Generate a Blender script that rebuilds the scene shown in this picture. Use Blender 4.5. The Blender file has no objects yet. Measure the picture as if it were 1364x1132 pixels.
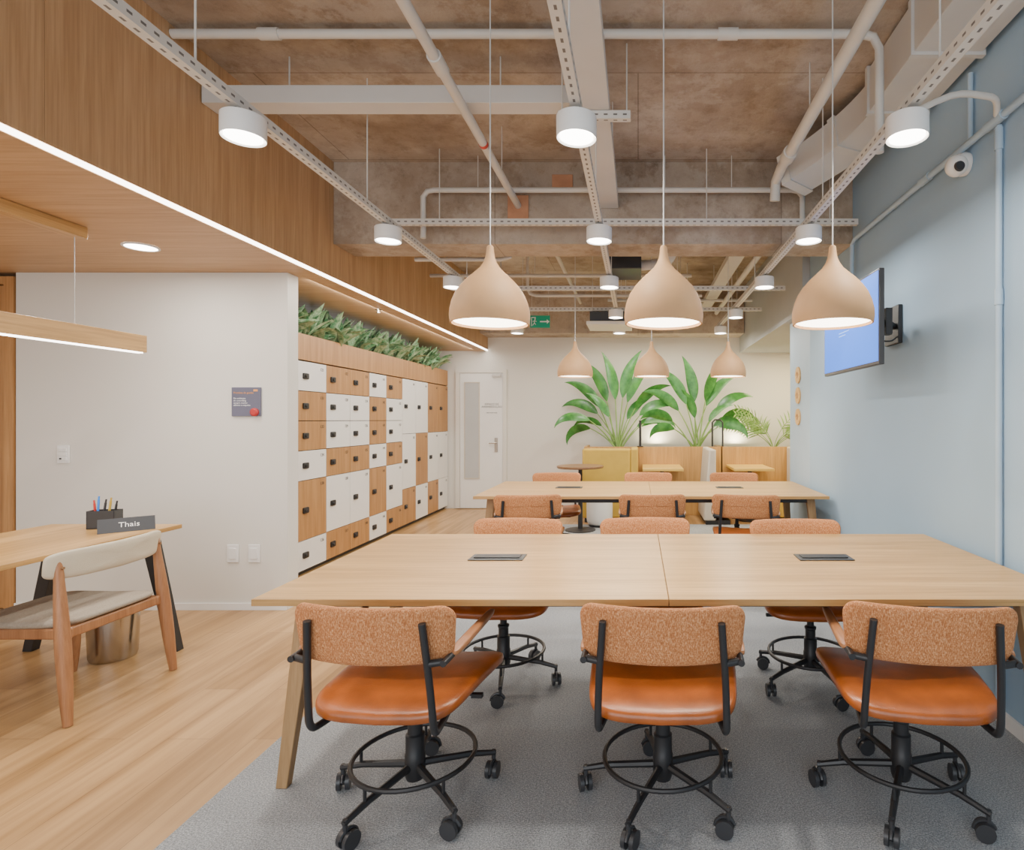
import bpy, bmesh, math, random
from mathutils import Vector, Matrix, Euler
random.seed(7)
SC = bpy.context.scene
COL = SC.collection
R = math.radians
PI = math.pi

# ------------------------------------------------------------ materials
def _base(name):
    m = bpy.data.materials.new(name); m.use_nodes = True
    nt = m.node_tree; b = nt.nodes['Principled BSDF']
    tc = nt.nodes.new('ShaderNodeTexCoord')
    return m, nt, b, tc
def _ramp(nt, stops):
    r = nt.nodes.new('ShaderNodeValToRGB')
    e = r.color_ramp.elements
    while len(e) < len(stops): e.new(0.5)
    for i, (p, c) in enumerate(stops):
        e[i].position = p; e[i].color = (min(c[0],1), min(c[1],1), min(c[2],1), 1)
    return r
def _mapn(nt, tc, scale, rot=(0,0,0), out='Object'):
    mp = nt.nodes.new('ShaderNodeMapping'); mp.inputs['Scale'].default_value = scale; mp.inputs['Rotation'].default_value = rot
    nt.links.new(tc.outputs[out], mp.inputs['Vector']); return mp
def _noise(nt, vec, scale, detail=4, rough=.5, dist=0):
    n = nt.nodes.new('ShaderNodeTexNoise'); n.inputs['Scale'].default_value = scale
    n.inputs['Detail'].default_value = detail; n.inputs['Roughness'].default_value = rough; n.inputs['Distortion'].default_value = dist
    nt.links.new(vec, n.inputs['Vector']); return n
def _bump(nt, b, h, strength, dist=.01):
    bp = nt.nodes.new('ShaderNodeBump'); bp.inputs['Strength'].default_value = strength; bp.inputs['Distance'].default_value = dist
    nt.links.new(h, bp.inputs['Height']); nt.links.new(bp.outputs['Normal'], b.inputs['Normal'])
def _mix(nt, a, b_, fac, mode='MIX'):
    m = nt.nodes.new('ShaderNodeMix'); m.data_type = 'RGBA'; m.blend_type = mode
    if isinstance(fac, (int, float)): m.inputs[0].default_value = fac
    else: nt.links.new(fac, m.inputs[0])
    nt.links.new(a, m.inputs[6]); nt.links.new(b_, m.inputs[7])
    return m.outputs[2]
def mat(name, col, rough=.5, metal=0, var=.05, scale=6, bump=0, bscale=60, emis=0, ecol=None, coat=0, trans=0):
    m, nt, b, tc = _base(name)
    n = _noise(nt, tc.outputs['Object'], scale)
    r = _ramp(nt, [(.3, [c*(1-var) for c in col]), (.7, [c*(1+var) for c in col])])
    nt.links.new(n.outputs['Fac'], r.inputs['Fac']); nt.links.new(r.outputs['Color'], b.inputs['Base Color'])
    b.inputs['Roughness'].default_value = rough; b.inputs['Metallic'].default_value = metal
    b.inputs['Coat Weight'].default_value = coat; b.inputs['Coat Roughness'].default_value = .2
    b.inputs['Transmission Weight'].default_value = trans
    if emis:
        b.inputs['Emission Color'].default_value = (*(ecol or col), 1); b.inputs['Emission Strength'].default_value = emis
    if bump:
        n2 = _noise(nt, tc.outputs['Object'], bscale, 3); _bump(nt, b, n2.outputs['Fac'], bump)
    return m
def wood(name, c1, c2, axis='X', rough=.45, k=1.0, fine=.8):
    m, nt, b, tc = _base(name)
    s = [16*k, 16*k, 16*k]; s['XYZ'.index(axis)] = .9*k
    mp = _mapn(nt, tc, s)
    n = _noise(nt, mp.outputs[0], 1.0, 5, .6, .5)
    r = _ramp(nt, [(.3, c2), (.5, [(a+b2)/2 for a, b2 in zip(c1, c2)]), (.68, c1)])
    nt.links.new(n.outputs['Fac'], r.inputs['Fac'])
    s2 = [90*k, 90*k, 90*k]; s2['XYZ'.index(axis)] = 3*k
    mp2 = _mapn(nt, tc, s2); n2 = _noise(nt, mp2.outputs[0], 1.0, 3, .6)
    r2 = _ramp(nt, [(.28, (fine,fine*.96,fine*.9)), (.6, (1,1,1))]); nt.links.new(n2.outputs['Fac'], r2.inputs['Fac'])
    c = _mix(nt, r.outputs['Color'], r2.outputs['Color'], 1.0, 'MULTIPLY')
    nt.links.new(c, b.inputs['Base Color']); b.inputs['Roughness'].default_value = rough
    _bump(nt, b, n2.outputs['Fac'], .06, .003)
    return m
def floor_mat():
    m, nt, b, tc = _base('oak_plank_floor')
    mp = _mapn(nt, tc, (1,1,1), (0,0,R(90)))
    br = nt.nodes.new('ShaderNodeTexBrick'); nt.links.new(mp.outputs[0], br.inputs['Vector'])
    br.inputs['Scale'].default_value = 1; br.inputs['Brick Width'].default_value = 1.25; br.inputs['Row Height'].default_value = .185
    br.inputs['Mortar Size'].default_value = .0016; br.inputs['Mortar Smooth'].default_value = .4
    br.inputs['Color1'].default_value = (.43,.25,.10,1); br.inputs['Color2'].default_value = (.58,.36,.165,1); br.inputs['Mortar'].default_value = (.28,.16,.07,1)
    br.offset = .37
    mp2 = _mapn(nt, tc, (13, .8, 1)); n = _noise(nt, mp2.outputs[0], 1.0, 6, .6, .7)
    r = _ramp(nt, [(.3, (.62,.56,.48)), (.62, (1,1,1))]); nt.links.new(n.outputs['Fac'], r.inputs['Fac'])
    c = _mix(nt, br.outputs['Color'], r.outputs['Color'], 1.0, 'MULTIPLY')
    nt.links.new(c, b.inputs['Base Color']); b.inputs['Roughness'].default_value = .36
    _bump(nt, b, n.outputs['Fac'], .05, .003)
    return m
def carpet_mat():
    m, nt, b, tc = _base('grey_loop_carpet')
    n = _noise(nt, tc.outputs['Object'], 210, 2, .6); n2 = _noise(nt, tc.outputs['Object'], 3, 3)
    mp = _mapn(nt, tc, (80, 280, 1)); n3 = _noise(nt, mp.outputs[0], 1, 2)
    r = _ramp(nt, [(.3, (.20,.215,.23)), (.5, (.375,.395,.415)), (.7, (.60,.62,.64))]); nt.links.new(n.outputs['Fac'], r.inputs['Fac'])
    r2 = _ramp(nt, [(.3, (.9,.9,.9)), (.7, (1,1,1))]); nt.links.new(n2.outputs['Fac'], r2.inputs['Fac'])
    r3 = _ramp(nt, [(.35, (.72,.72,.72)), (.65, (1,1,1))]); nt.links.new(n3.outputs['Fac'], r3.inputs['Fac'])
    c = _mix(nt, r.outputs['Color'], r2.outputs['Color'], 1.0, 'MULTIPLY')
    c = _mix(nt, c, r3.outputs['Color'], 1.0, 'MULTIPLY')
    nt.links.new(c, b.inputs['Base Color']); b.inputs['Roughness'].default_value = .95
    _bump(nt, b, n.outputs['Fac'], .4, .004)
    return m
def concrete_mat(name, k=1.0):
    m, nt, b, tc = _base(name)
    n = _noise(nt, tc.outputs['Object'], 1.2, 10, .66, 0)
    r = _ramp(nt, [(.32, (.235*k,.175*k,.13*k)), (.44, (.33*k,.26*k,.195*k)), (.54, (.41*k,.34*k,.27*k)), (.68, (.57*k,.52*k,.45*k))])
    nt.links.new(n.outputs['Fac'], r.inputs['Fac'])
    n2 = _noise(nt, tc.outputs['Object'], 9, 10, .8, 0)
    r2 = _ramp(nt, [(.36, (.62,.59,.56)), (.5, (.93,.93,.93)), (.72, (1,1,1))]); nt.links.new(n2.outputs['Fac'], r2.inputs['Fac'])
    c = _mix(nt, r.outputs['Color'], r2.outputs['Color'], .75, 'MULTIPLY')
    mp = _mapn(nt, tc, (1,1,1)); mp.inputs['Location'].default_value = (3.3, 5.1, 1)
    n3 = _noise(nt, mp.outputs[0], 1.0, 9, .75, 0)
    r3 = _ramp(nt, [(.51, (0,0,0)), (.55, (1,1,1))]); nt.links.new(n3.outputs['Fac'], r3.inputs['Fac'])
    g = nt.nodes.new('ShaderNodeRGB'); g.outputs[0].default_value = (.50*k,.455*k,.39*k,1)
    mm = nt.nodes.new('ShaderNodeMath'); mm.operation = 'MULTIPLY'; mm.inputs[1].default_value = .35
    nt.links.new(r3.outputs['Color'], mm.inputs[0])
    c = _mix(nt, c, g.outputs[0], mm.outputs[0])
    br = nt.nodes.new('ShaderNodeTexBrick'); nt.links.new(tc.outputs['Object'], br.inputs['Vector'])
    br.inputs['Scale'].default_value = 1; br.inputs['Brick Width'].default_value = 2.2; br.inputs['Row Height'].default_value = 1.1
    br.inputs['Mortar Size'].default_value = .006; br.inputs['Mortar Smooth'].default_value = .6
    br.inputs['Color1'].default_value = (1,1,1,1); br.inputs['Color2'].default_value = (.78,.75,.73,1); br.inputs['Mortar'].default_value = (.5,.47,.45,1)
    c = _mix(nt, c, br.outputs['Color'], .8, 'MULTIPLY')
    nt.links.new(c, b.inputs['Base Color']); b.inputs['Roughness'].default_value = .85
    _bump(nt, b, n2.outputs['Fac'], .6, .02)
    return m
def tweed_mat():
    m, nt, b, tc = _base('orange_tweed')
    mp = _mapn(nt, tc, (420, 420, 110)); n = _noise(nt, mp.outputs[0], 1, 1, .5)
    mp2 = _mapn(nt, tc, (110, 110, 430)); n2 = _noise(nt, mp2.outputs[0], 1, 1, .5)
    r = _ramp(nt, [(.3, (.40,.135,.042)), (.5, (.56,.225,.08)), (.7, (.76,.40,.19))]); nt.links.new(n.outputs['Fac'], r.inputs['Fac'])
    r2 = _ramp(nt, [(.35, (.74,.69,.66)), (.65, (1,1,1))]); nt.links.new(n2.outputs['Fac'], r2.inputs['Fac'])
    c = _mix(nt, r.outputs['Color'], r2.outputs['Color'], 1.0, 'MULTIPLY')
    nt.links.new(c, b.inputs['Base Color']); b.inputs['Roughness'].default_value = .9
    _bump(nt, b, n.outputs['Fac'], .4, .0015)
    return m
def leaf_mat(name, c1, c2, sc=14, rough=.35):
    m, nt, b, tc = _base(name)
    n = _noise(nt, tc.outputs['Object'], sc, 4, .6)
    r = _ramp(nt, [(.35, c1), (.65, c2)]); nt.links.new(n.outputs['Fac'], r.inputs['Fac'])
    nt.links.new(r.outputs['Color'], b.inputs['Base Color']); b.inputs['Roughness'].default_value = rough
    return m
def slot_mat(name, along):
    m, nt, b, tc = _base(name)
    sx = nt.nodes.new('ShaderNodeSeparateXYZ'); nt.links.new(tc.outputs['Object'], sx.inputs[0])
    def math_(op, a, v=None, v2=None):
        q = nt.nodes.new('ShaderNodeMath'); q.operation = op; nt.links.new(a, q.inputs[0])
        if v is not None:
            if isinstance(v, (int, float)): q.inputs[1].default_value = v
            else: nt.links.new(v, q.inputs[1])
        if v2 is not None: q.inputs[2].default_value = v2
        return q.outputs[0]
    run = sx.outputs['Y' if along == 'Y' else 'X']; cross = sx.outputs['X' if along == 'Y' else 'Y']
    fr = math_('LESS_THAN', math_('FLOORED_MODULO', run, .05), .021)
    a = math_('LESS_THAN', math_('ABSOLUTE', cross), .0048)
    c = math_('COMPARE', sx.outputs['Z'], .021, .0045)
    mk = math_('MULTIPLY', fr, math_('MAXIMUM', a, c))
    n = _noise(nt, tc.outputs['Object'], 6)
    r = _ramp(nt, [(.3, (.60,.585,.55)), (.7, (.66,.64,.60))]); nt.links.new(n.outputs['Fac'], r.inputs['Fac'])
    g = nt.nodes.new('ShaderNodeRGB'); g.outputs[0].default_value = (.14,.13,.12,1)
    nt.links.new(_mix(nt, r.outputs['Color'], g.outputs[0], mk), b.inputs['Base Color']); b.inputs['Roughness'].default_value = .5
    return m

M = {}
M['floor'] = floor_mat(); M['carpet'] = carpet_mat()
M['concrete'] = concrete_mat('raw_concrete', 1.22)
M['railY'] = slot_mat('perforated_strut_lengthwise', 'Y'); M['railX'] = slot_mat('perforated_strut_crosswise', 'X')
M['wall'] = mat('offwhite_paint', (.70,.67,.615), .8, var=.015, scale=1.5)
M['blue'] = mat('blue_grey_paint', (.32,.455,.59), .7, var=.03, scale=1.2)
M['bluegrey'] = mat('grey_bulkhead_paint', (.44,.47,.49), .8, var=.02)
M['white'] = mat('white_paint', (.80,.79,.77), .45, var=.015)
M['pipe'] = mat('pipe_white_enamel', (.62,.60,.56), .45, var=.04)
M['pipeblue'] = mat('pipe_and_lit_wall_blue', (.38,.50,.61), .5, var=.03)
M['duct'] = mat('painted_duct', (.60,.585,.56), .5, var=.04, scale=3)
M['black'] = mat('black_powder_coat', (.018,.018,.02), .42, var=.1)
M['plastic'] = mat('dark_plastic', (.035,.036,.04), .35, var=.1)
M['dark'] = mat('dark_gap', (.02,.018,.016), .9)
M['panel'] = wood('oak_veneer_panel', (.58,.375,.205), (.46,.28,.14), 'Z', .5)
M['panelY'] = wood('oak_veneer_soffit', (.58,.38,.21), (.48,.295,.15), 'X', .5)
M['lockwood'] = wood('oak_locker_door', (.52,.28,.11), (.38,.185,.065), 'Z', .45)
M['lockwhite'] = mat('white_locker_laminate', (.80,.79,.77), .4, var=.01)
M['top'] = wood('oak_tabletop', (.63,.385,.15), (.46,.26,.085), 'X', .36, .8, .72)
M['desktop'] = wood('oak_desktop', (.63,.385,.15), (.46,.26,.085), 'Y', .36, .8, .72)
M['legwood'] = wood('oak_leg', (.42,.26,.12), (.29,.17,.07), 'Z', .5)
M['chairwood'] = wood('red_oak_chair', (.42,.20,.09), (.30,.13,.055), 'Z', .4, 2)
M['armwood'] = wood('armrest_wood', (.42,.19,.08), (.30,.12,.05), 'Y', .4, 2)
M['leather'] = mat('cognac_leather', (.355,.088,.013), .33, var=.30, scale=8, bump=.12, bscale=220, coat=.25)
M['tweed'] = tweed_mat()
M['cream'] = mat('cream_upholstery', (.56,.49,.37), .8, var=.04, bump=.2, bscale=300)
M['seatgrey'] = mat('oatmeal_upholstery', (.34,.29,.23), .9, var=.12, scale=150, bump=.3, bscale=300)
M['clay'] = mat('clay_shade', (.53,.305,.14), .65, var=.03, scale=20)
M['cord'] = mat('grey_cord', (.55,.54,.52), .6)
M['glow'] = mat('lamp_glow', (1,.93,.82), .5, emis=9, ecol=(1,.90,.74))
M['spotglow'] = mat('spot_glow', (1,.97,.92), .5, emis=14, ecol=(1,.95,.87))
M['led'] = mat('led_strip', (1,.96,.9), .5, emis=9, ecol=(1,.94,.86))
M['chrome'] = mat('brushed_chrome', (.50,.48,.45), .22, metal=1, var=.03)
M['screen'] = mat('blue_screen', (.02,.10,.45), .55, var=.25, scale=2.0, emis=1.9, ecol=(.018,.17,.80))
M['screenline'] = mat('screen_text', (.3,.5,.9), .4, emis=1.6, ecol=(.2,.45,1))
M['slate'] = mat('slate_sign', (.12,.12,.175), .5)
M['graphite'] = mat('graphite_plate', (.035,.038,.045), .55)
M['signwhite'] = mat('sign_lettering', (.85,.85,.85), .5)
M['signred'] = mat('sign_red', (.45,.03,.03), .4)
M['signorange'] = mat('sign_orange', (.8,.35,.1), .5)
M['green'] = mat('exit_green', (.0,.24,.13), .5, emis=.15, ecol=(0,.4,.2))
M['mustard'] = mat('mustard_fabric', (.56,.37,.06), .85, var=.06, bump=.2, bscale=200)
M['beige'] = mat('beige_fabric', (.60,.54,.45), .85, var=.04)
M['boothwood'] = wood('booth_wood', (.64,.37,.12), (.50,.27,.075), 'Z', .5)
M['boothtop'] = wood('booth_tabletop', (.78,.52,.12), (.68,.42,.09), 'X', .4)
M['darkwood'] = wood('walnut', (.30,.17,.08), (.20,.10,.05), 'X', .4)
M['glass'] = mat('frosted_glass', (.48,.49,.49), .2, var=.05, scale=2)
M['clear'] = mat('clear_glass', (.9,.95,.95), .02, var=.01, trans=1)
M['soil'] = mat('soil', (.06,.04,.03), .95, var=.3, scale=40)
M['banana'] = leaf_mat('banana_leaf', (.02,.13,.02), (.07,.27,.045), 9, .28)
M['stem'] = mat('plant_stem', (.20,.34,.08), .5, var=.1)
M['trough'] = leaf_mat('variegated_leaf', (.07,.25,.10), (.46,.60,.38), 22)
M['palm'] = leaf_mat('palm_leaf', (.13,.28,.06), (.30,.46,.13))
M['plaque'] = wood('light_disc_wood', (.72,.47,.18), (.62,.37,.13), 'Y', .5)
M['red'] = mat('red_plastic', (.6,.03,.02), .4)
M['bluepen'] = mat('blue_plastic', (.03,.25,.8), .4)
M['terracotta'] = mat('terracotta_patch', (.50,.25,.14), .8, var=.2)

# ------------------------------------------------------------ mesh builder
def wloc(o):
    v = Vector((0,0,0))
    while o: v += o.location; o = o.parent
    return v
class MB:
    def __init__(s): s.v = []; s.f = []
    def add(s, vs, fs):
        n = len(s.v); s.v += [Vector(v) for v in vs]; s.f += [tuple(i+n for i in f) for f in fs]; return s
    def box(s, x0, x1, y0, y1, z0, z1):
        return s.add([(x,y,z) for x in (x0,x1) for y in (y0,y1) for z in (z0,z1)],
                     [(0,1,3,2),(4,6,7,5),(0,4,5,1),(2,3,7,6),(0,2,6,4),(1,5,7,3)])
    def frustum(s, p0, p1, a, b):
        vs = []
        for p, (w, d) in ((p0,a),(p1,b)):
            for sx, sy in ((-1,-1),(1,-1),(1,1),(-1,1)): vs.append((p[0]+sx*w/2, p[1]+sy*d/2, p[2]))
        return s.add(vs, [(0,1,2,3),(4,5,6,7),(0,1,5,4),(1,2,6,5),(2,3,7,6),(3,0,4,7)])
    def sweep_rect(s, pts, w, hh):
        P = [Vector(p) for p in pts]; L = len(P); vs = []
        for i, p in enumerate(P):
            d = (P[min(i+1,L-1)]-P[max(i-1,0)]).normalized(); sd = Vector((d.y,-d.x,0)).normalized(); up = sd.cross(d)
            for a, b in ((-1,-1),(1,-1),(1,1),(-1,1)): vs.append(p+sd*w*a+up*hh*b)
        fs = [(4*i+k, 4*i+(k+1)%4, 4*i+4+(k+1)%4, 4*i+4+k) for i in range(L-1) for k in range(4)] + [(0,1,2,3), tuple(4*(L-1)+k for k in range(4))]
        return s.add(vs, fs)
    def tube(s, pts, r, n=10, closed=False, smooth=0):
        P = [Vector(p) for p in pts]
        if smooth:
            Q = []; L = len(P); rng = range(L if closed else L-1)
            for i in rng:
                p0 = P[(i-1) % L] if (closed or i > 0) else P[0]
                p1 = P[i]; p2 = P[(i+1) % L]; p3 = P[(i+2) % L] if (closed or i+2 < L) else P[-1]
                for k in range(smooth):
                    t = k/smooth
                    Q.append(.5*((2*p1)+(-p0+p2)*t+(2*p0-5*p1+4*p2-p3)*t*t+(-p0+3*p1-3*p2+p3)*t**3))
            if not closed: Q.append(P[-1])
            P = Q
        rs = r if isinstance(r, (list, tuple)) else None
        L = len(P); vs = []; up = None
        for i, p in enumerate(P):
            a = P[(i-1) % L] if (closed or i > 0) else p
            b = P[(i+1) % L] if (closed or i < L-1) else p
            d = (b-a).normalized()
            if up is None: up = d.orthogonal().normalized()
            else: up = (up - d*up.dot(d)).normalized()
            sd = d.cross(up)
            rr = rs[min(int(i*len(rs)/L), len(rs)-1)] if rs and len(rs) != L else (rs[i] if rs else r)
            for k in range(n):
                an = 2*PI*k/n; vs.append(p + up*rr*math.cos(an) + sd*rr*math.sin(an))
        fs = []
        for i in range(L if closed else L-1):
            j = (i+1) % L
            for k in range(n): fs.append((i*n+k, i*n+(k+1)%n, j*n+(k+1)%n, j*n+k))
        if not closed: fs += [tuple(range(n-1,-1,-1)), tuple((L-1)*n+k for k in range(n))]
        return s.add(vs, fs)
    def lathe(s, prof, c=(0,0,0), n=28, axis='Z', caps=True):
        vs = []; fs = []; L = len(prof)
        for r, z in prof:
            r = max(r, 1e-4)
            for k in range(n):
                a = 2*PI*k/n; q = (r*math.cos(a), r*math.sin(a), z)
                if axis == 'X': q = (z, q[0], q[1])
                if axis == 'Y': q = (q[0], z, q[1])
                vs.append((c[0]+q[0], c[1]+q[1], c[2]+q[2]))
        for i in range(L-1):
            for k in range(n): fs.append((i*n+k, i*n+(k+1)%n, (i+1)*n+(k+1)%n, (i+1)*n+k))
        if caps: fs += [tuple(range(n)), tuple((L-1)*n+k for k in range(n))]
        return s.add(vs, fs)
    def superell(s, c, a, e1, e2, nu=40, nv=16, fn=None, flat='Z'):
        def pw(x, e): return math.copysign(abs(x)**e, x)
        vs = []
        for i in range(nv+1):
            ph = -PI/2 + PI*i/nv
            for k in range(nu):
                th = 2*PI*k/nu
                u = pw(math.cos(ph), e1)*pw(math.cos(th), e2); v = pw(math.cos(ph), e1)*pw(math.sin(th), e2); w = pw(math.sin(ph), e1)
                q = {'Z': (u,v,w), 'Y': (u,w,v), 'X': (w,u,v)}[flat]
                p = Vector((q[0]*a[0], q[1]*a[1], q[2]*a[2]))
                if fn: p = fn(p)
                vs.append(p + Vector(c))
        fs = []
        for i in range(nv):
            for k in range(nu): fs.append((i*nu+k, i*nu+(k+1)%nu, (i+1)*nu+(k+1)%nu, (i+1)*nu+k))
        return s.add(vs, fs)
    def pad(s, w, hh, rc, th, fn, rr=.012, nx=30):
        C = rc; pts = []
        for (cx, cz, a0) in ((w-C, hh-C, 0), (-w+C, hh-C, 90), (-w+C, -hh+C, 180), (w-C, -hh+C, 270)):
            for j in range(9):
                a = R(a0+90*j/8); pts.append((cx+C*math.cos(a), cz+C*math.sin(a)))
        base = []
        for i, p in enumerate(pts):
            base.append(p); q = pts[(i+1) % len(pts)]
            if math.hypot(q[0]-p[0], q[1]-p[1]) > .04:
                k = nx if abs(q[0]-p[0]) > .05 else 6
                for t in range(1, k): base.append((p[0]+(q[0]-p[0])*t/k, p[1]+(q[1]-p[1])*t/k))
        layers = ((hh*.92, -th-.004), (hh*.5,-th-.004),(hh*.2,-th-.002), (rr*.9,-th), (rr*.3,-th+rr*.35), (0,-th+rr), (0, th-rr), (rr*.3, th-rr*.35), (rr*.9, th), (hh*.2, th+.002), (hh*.5, th+.004), (hh*.92, th+.004))
        n = len(base); vs = []
        for ins, y in layers:
            sx = (w-ins)/w; sz = (hh-ins)/hh
            for (x, z) in base: vs.append(fn(Vector((x*sx, y, z*sz))))
        fs = []
        for i in range(len(layers)-1):
            for k in range(n): fs.append((i*n+k, i*n+(k+1)%n, (i+1)*n+(k+1)%n, (i+1)*n+k))
        for base_i in (0, (len(layers)-1)*n): fs.append(tuple(base_i+k for k in range(n)))
        return s.add(vs, fs)
    def build(s, name, m, parent=None, bevel=0, local=False, smooth=True, ang=38, dbl=True):
        off = Vector((0,0,0)) if (local or not parent) else wloc(parent)
        me = bpy.data.meshes.new(name)
        me.from_pydata([v-off for v in s.v], [], s.f)
        bm = bmesh.new(); bm.from_mesh(me)
        if dbl: bmesh.ops.remove_doubles(bm, verts=bm.verts, dist=5e-5)
        bmesh.ops.recalc_face_normals(bm, faces=bm.faces)
        bm.to_mesh(me); bm.free()
        if smooth:
            me.shade_smooth(); me.set_sharp_from_angle(angle=R(ang))
        me.materials.append(M[m] if isinstance(m, str) else m)
        o = bpy.data.objects.new(name, me); COL.objects.link(o)
        if parent: o.parent = parent
        if bevel:
            bv = o.modifiers.new('bevel', 'BEVEL'); bv.width = bevel; bv.segments = 2; bv.limit_method = 'ANGLE'; bv.angle_limit = R(40)
        return o
def tag(o, label, cat, group=None):
    o['label'] = label; o['category'] = cat
    if group: o['group'] = group
    return o
def struct(o): o['kind'] = 'structure'; return o
def thing(name, label, cat, loc=(0,0,0), rot=0, group=None):
    o = bpy.data.objects.new(name, None); COL.objects.link(o); o.empty_display_size = .05
    o.location = loc; o.rotation_euler = (0,0,rot); tag(o, label, cat, group); return o
def copy_tree(o, parent=None):
    c = o.copy(); COL.objects.link(c)
    if parent: c.parent = parent
    for ch in list(o.children): copy_tree(ch, c)
    return c
def text(name, body, size, loc, rot, m, parent, align='CENTER', ext=.0006, local=False):
    cu = bpy.data.curves.new('t', 'FONT'); cu.body = body; cu.size = size; cu.extrude = ext; cu.align_x = align; cu.align_y = 'CENTER'; cu.resolution_u = 2
    ob = bpy.data.objects.new('t', cu); COL.objects.link(ob)
    dg = bpy.context.evaluated_depsgraph_get(); dg.update()
    me = bpy.data.meshes.new_from_object(ob.evaluated_get(dg)); me.name = name
    bpy.data.objects.remove(ob); bpy.data.curves.remove(cu)
    off = Vector(loc) - (Vector((0,0,0)) if (local or not parent) else wloc(parent))
    me.transform(Matrix.Translation(off) @ Matrix.LocRotScale(None, Euler(rot), None))
    me.materials.clear(); me.materials.append(M[m])
    o = bpy.data.objects.new(name, me); COL.objects.link(o)
    if parent: o.parent = parent
    return o
FRONT = (R(90),0,0); RIGHTW = (R(90),0,R(90))

# ------------------------------------------------------------ setting
XS, XW, ZC, ZL = -2.34, 1.65, 3.36, 2.45
YB, YF = -2.6, 9.0
struct(MB().box(-5.4, 3.5, YB, YF+.15, -.12, 0).build('floor', 'floor', smooth=False))
struct(MB().box(-1.55, XW-.002, YB+.1, 7.6, .0005, .005).build('floor_carpet', 'carpet', smooth=False))
struct(MB().box(XS, 3.5, YB, YF+.15, ZC, ZC+.15).build('ceiling', 'concrete', smooth=False))
struct(MB().box(XS+.002, XW-.002, 4.44, 4.78, 2.73, ZC-.001).build('ceiling_beam', 'concrete', smooth=False))
struct(MB().box(XS+.002, 1.57, 8.55, YF-.001, 2.66, ZC-.001).build('ceiling_beam_back', 'concrete', smooth=False))
struct(MB().box(-5.4, XS-.022, YB, YF, ZL, ZC+.15).build('ceiling_soffit', 'panelY', smooth=False))
fs = MB(); y = YB
while y < YF-.05:
    fs.box(XS-.02, XS, y, min(y+1.218, YF-.002), ZL+.022, ZC-.001); y += 1.22
struct(fs.build('trim_1', 'panel', smooth=False))
struct(MB().box(XS-.021, XS-.004, YB, YF-.002, ZL+.003, ZL+.021).build('trim_2', 'led', smooth=False))
struct(MB().box(-4.52, -2.547, 4.2, 4.33, 0, ZL-.001).build('wall_left', 'wall', smooth=False))
struct(MB().box(-5.5, -5.4, YB, 9.0, 0, ZC).build('wall_left_side', 'wall', smooth=False))
struct(MB().box(-5.4, -3.56, 4.34, 4.40, 0, ZL-.001).build('wall_left_back', 'wall', smooth=False))
struct(MB().box(XW, XW+.15, YB, 5.55, 0, ZC-.001).build('wall_right', 'blue', smooth=False))
struct(MB().box(XW+.004, XW+.15, 5.552, 6.29, 0, 2.42).build('wall_right_end', 'pipeblue', smooth=False))  # same wall continued; lighter blue puts its brighter lighting into the colour
struct(MB().box(XW+.15, 3.4, 6.15, 6.29, 0, 2.42).build('wall_right_return', 'wall', smooth=False))
struct(MB().box(3.4, 3.5, 6.15, YF, 0, 2.42).build('wall_right_far', 'wall', smooth=False))
struct(MB().box(-3.6, 3.5, YF, YF+.15, 0, ZC-.001).build('wall_back', 'wall', smooth=False))
struct(MB().box(1.58, 3.5, 5.56, YF-.001, 2.422, ZC-.002).build('ceiling_bulkhead', 'bluegrey', smooth=False))
struct(MB().box(-4.52, -2.549, 4.185, 4.199, 0.001, .05).build('baseboard_left', 'white'))
struct(MB().box(XW-.014, XW-.001, YB, 6.29, .006, .07).build('baseboard_right', 'white'))
struct(MB().box(-2.0, 3.39, YF-.014, YF-.001, .001, .06).build('baseboard_back', 'white'))
d = struct(MB().box(-5.38, -4.60, 4.22, 4.27, .005, 2.36).build('door_1', 'lockwood', bevel=.003))
MB().box(-4.60, -4.53, 4.19, 4.29, .005, 2.42).box(-5.39, -4.60, 4.19, 4.29, 2.365, 2.42).build('door_frame', 'lockwood', d)

d2 = struct(MB().box(-2.76, -2.10, 8.965, 8.998, .01, 2.10).build('door_2', 'white', bevel=.002))
MB().box(-2.83, -2.764, 8.955, 8.998, .01, 2.105).box(-2.096, -2.04, 8.955, 8.998, .01, 2.105).box(-2.83, -2.04, 8.955, 8.998, 2.106, 2.16).build('door_frame', 'wall', d2)
MB().box(-2.68, -2.47, 8.955, 8.964, .48, 1.95).build('glass_panel', 'glass', d2)
MB().box(-2.695, -2.681, 8.95, 8.964, .48, 1.95).box(-2.469, -2.455, 8.95, 8.964, .48, 1.95).box(-2.695, -2.455, 8.95, 8.964, 1.951, 1.965).box(-2.695, -2.455, 8.95, 8.964, .465, .479).build('glazing_bead', 'beige', d2)
MB().tube([(-2.20,8.96,1.02),(-2.20,8.92,1.02),(-2.30,8.915,1.02)], .010).box(-2.225,-2.175,8.955,8.964,.88,1.10).build('door_handle', 'chrome', d2)
MB().box(-2.26,-2.13,8.93,8.96,2.045,2.085).build('door_closer', 'duct', d2)
text('lettering', 'ESPAÇO DE\nAMAMENTAÇÃO', .042, (-2.27,8.963,1.60), FRONT, 'graphite', d2)
text('small_lettering', 'sala reservada', .03, (-2.27,8.963,1.49), FRONT, 'graphite', d2)

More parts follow.
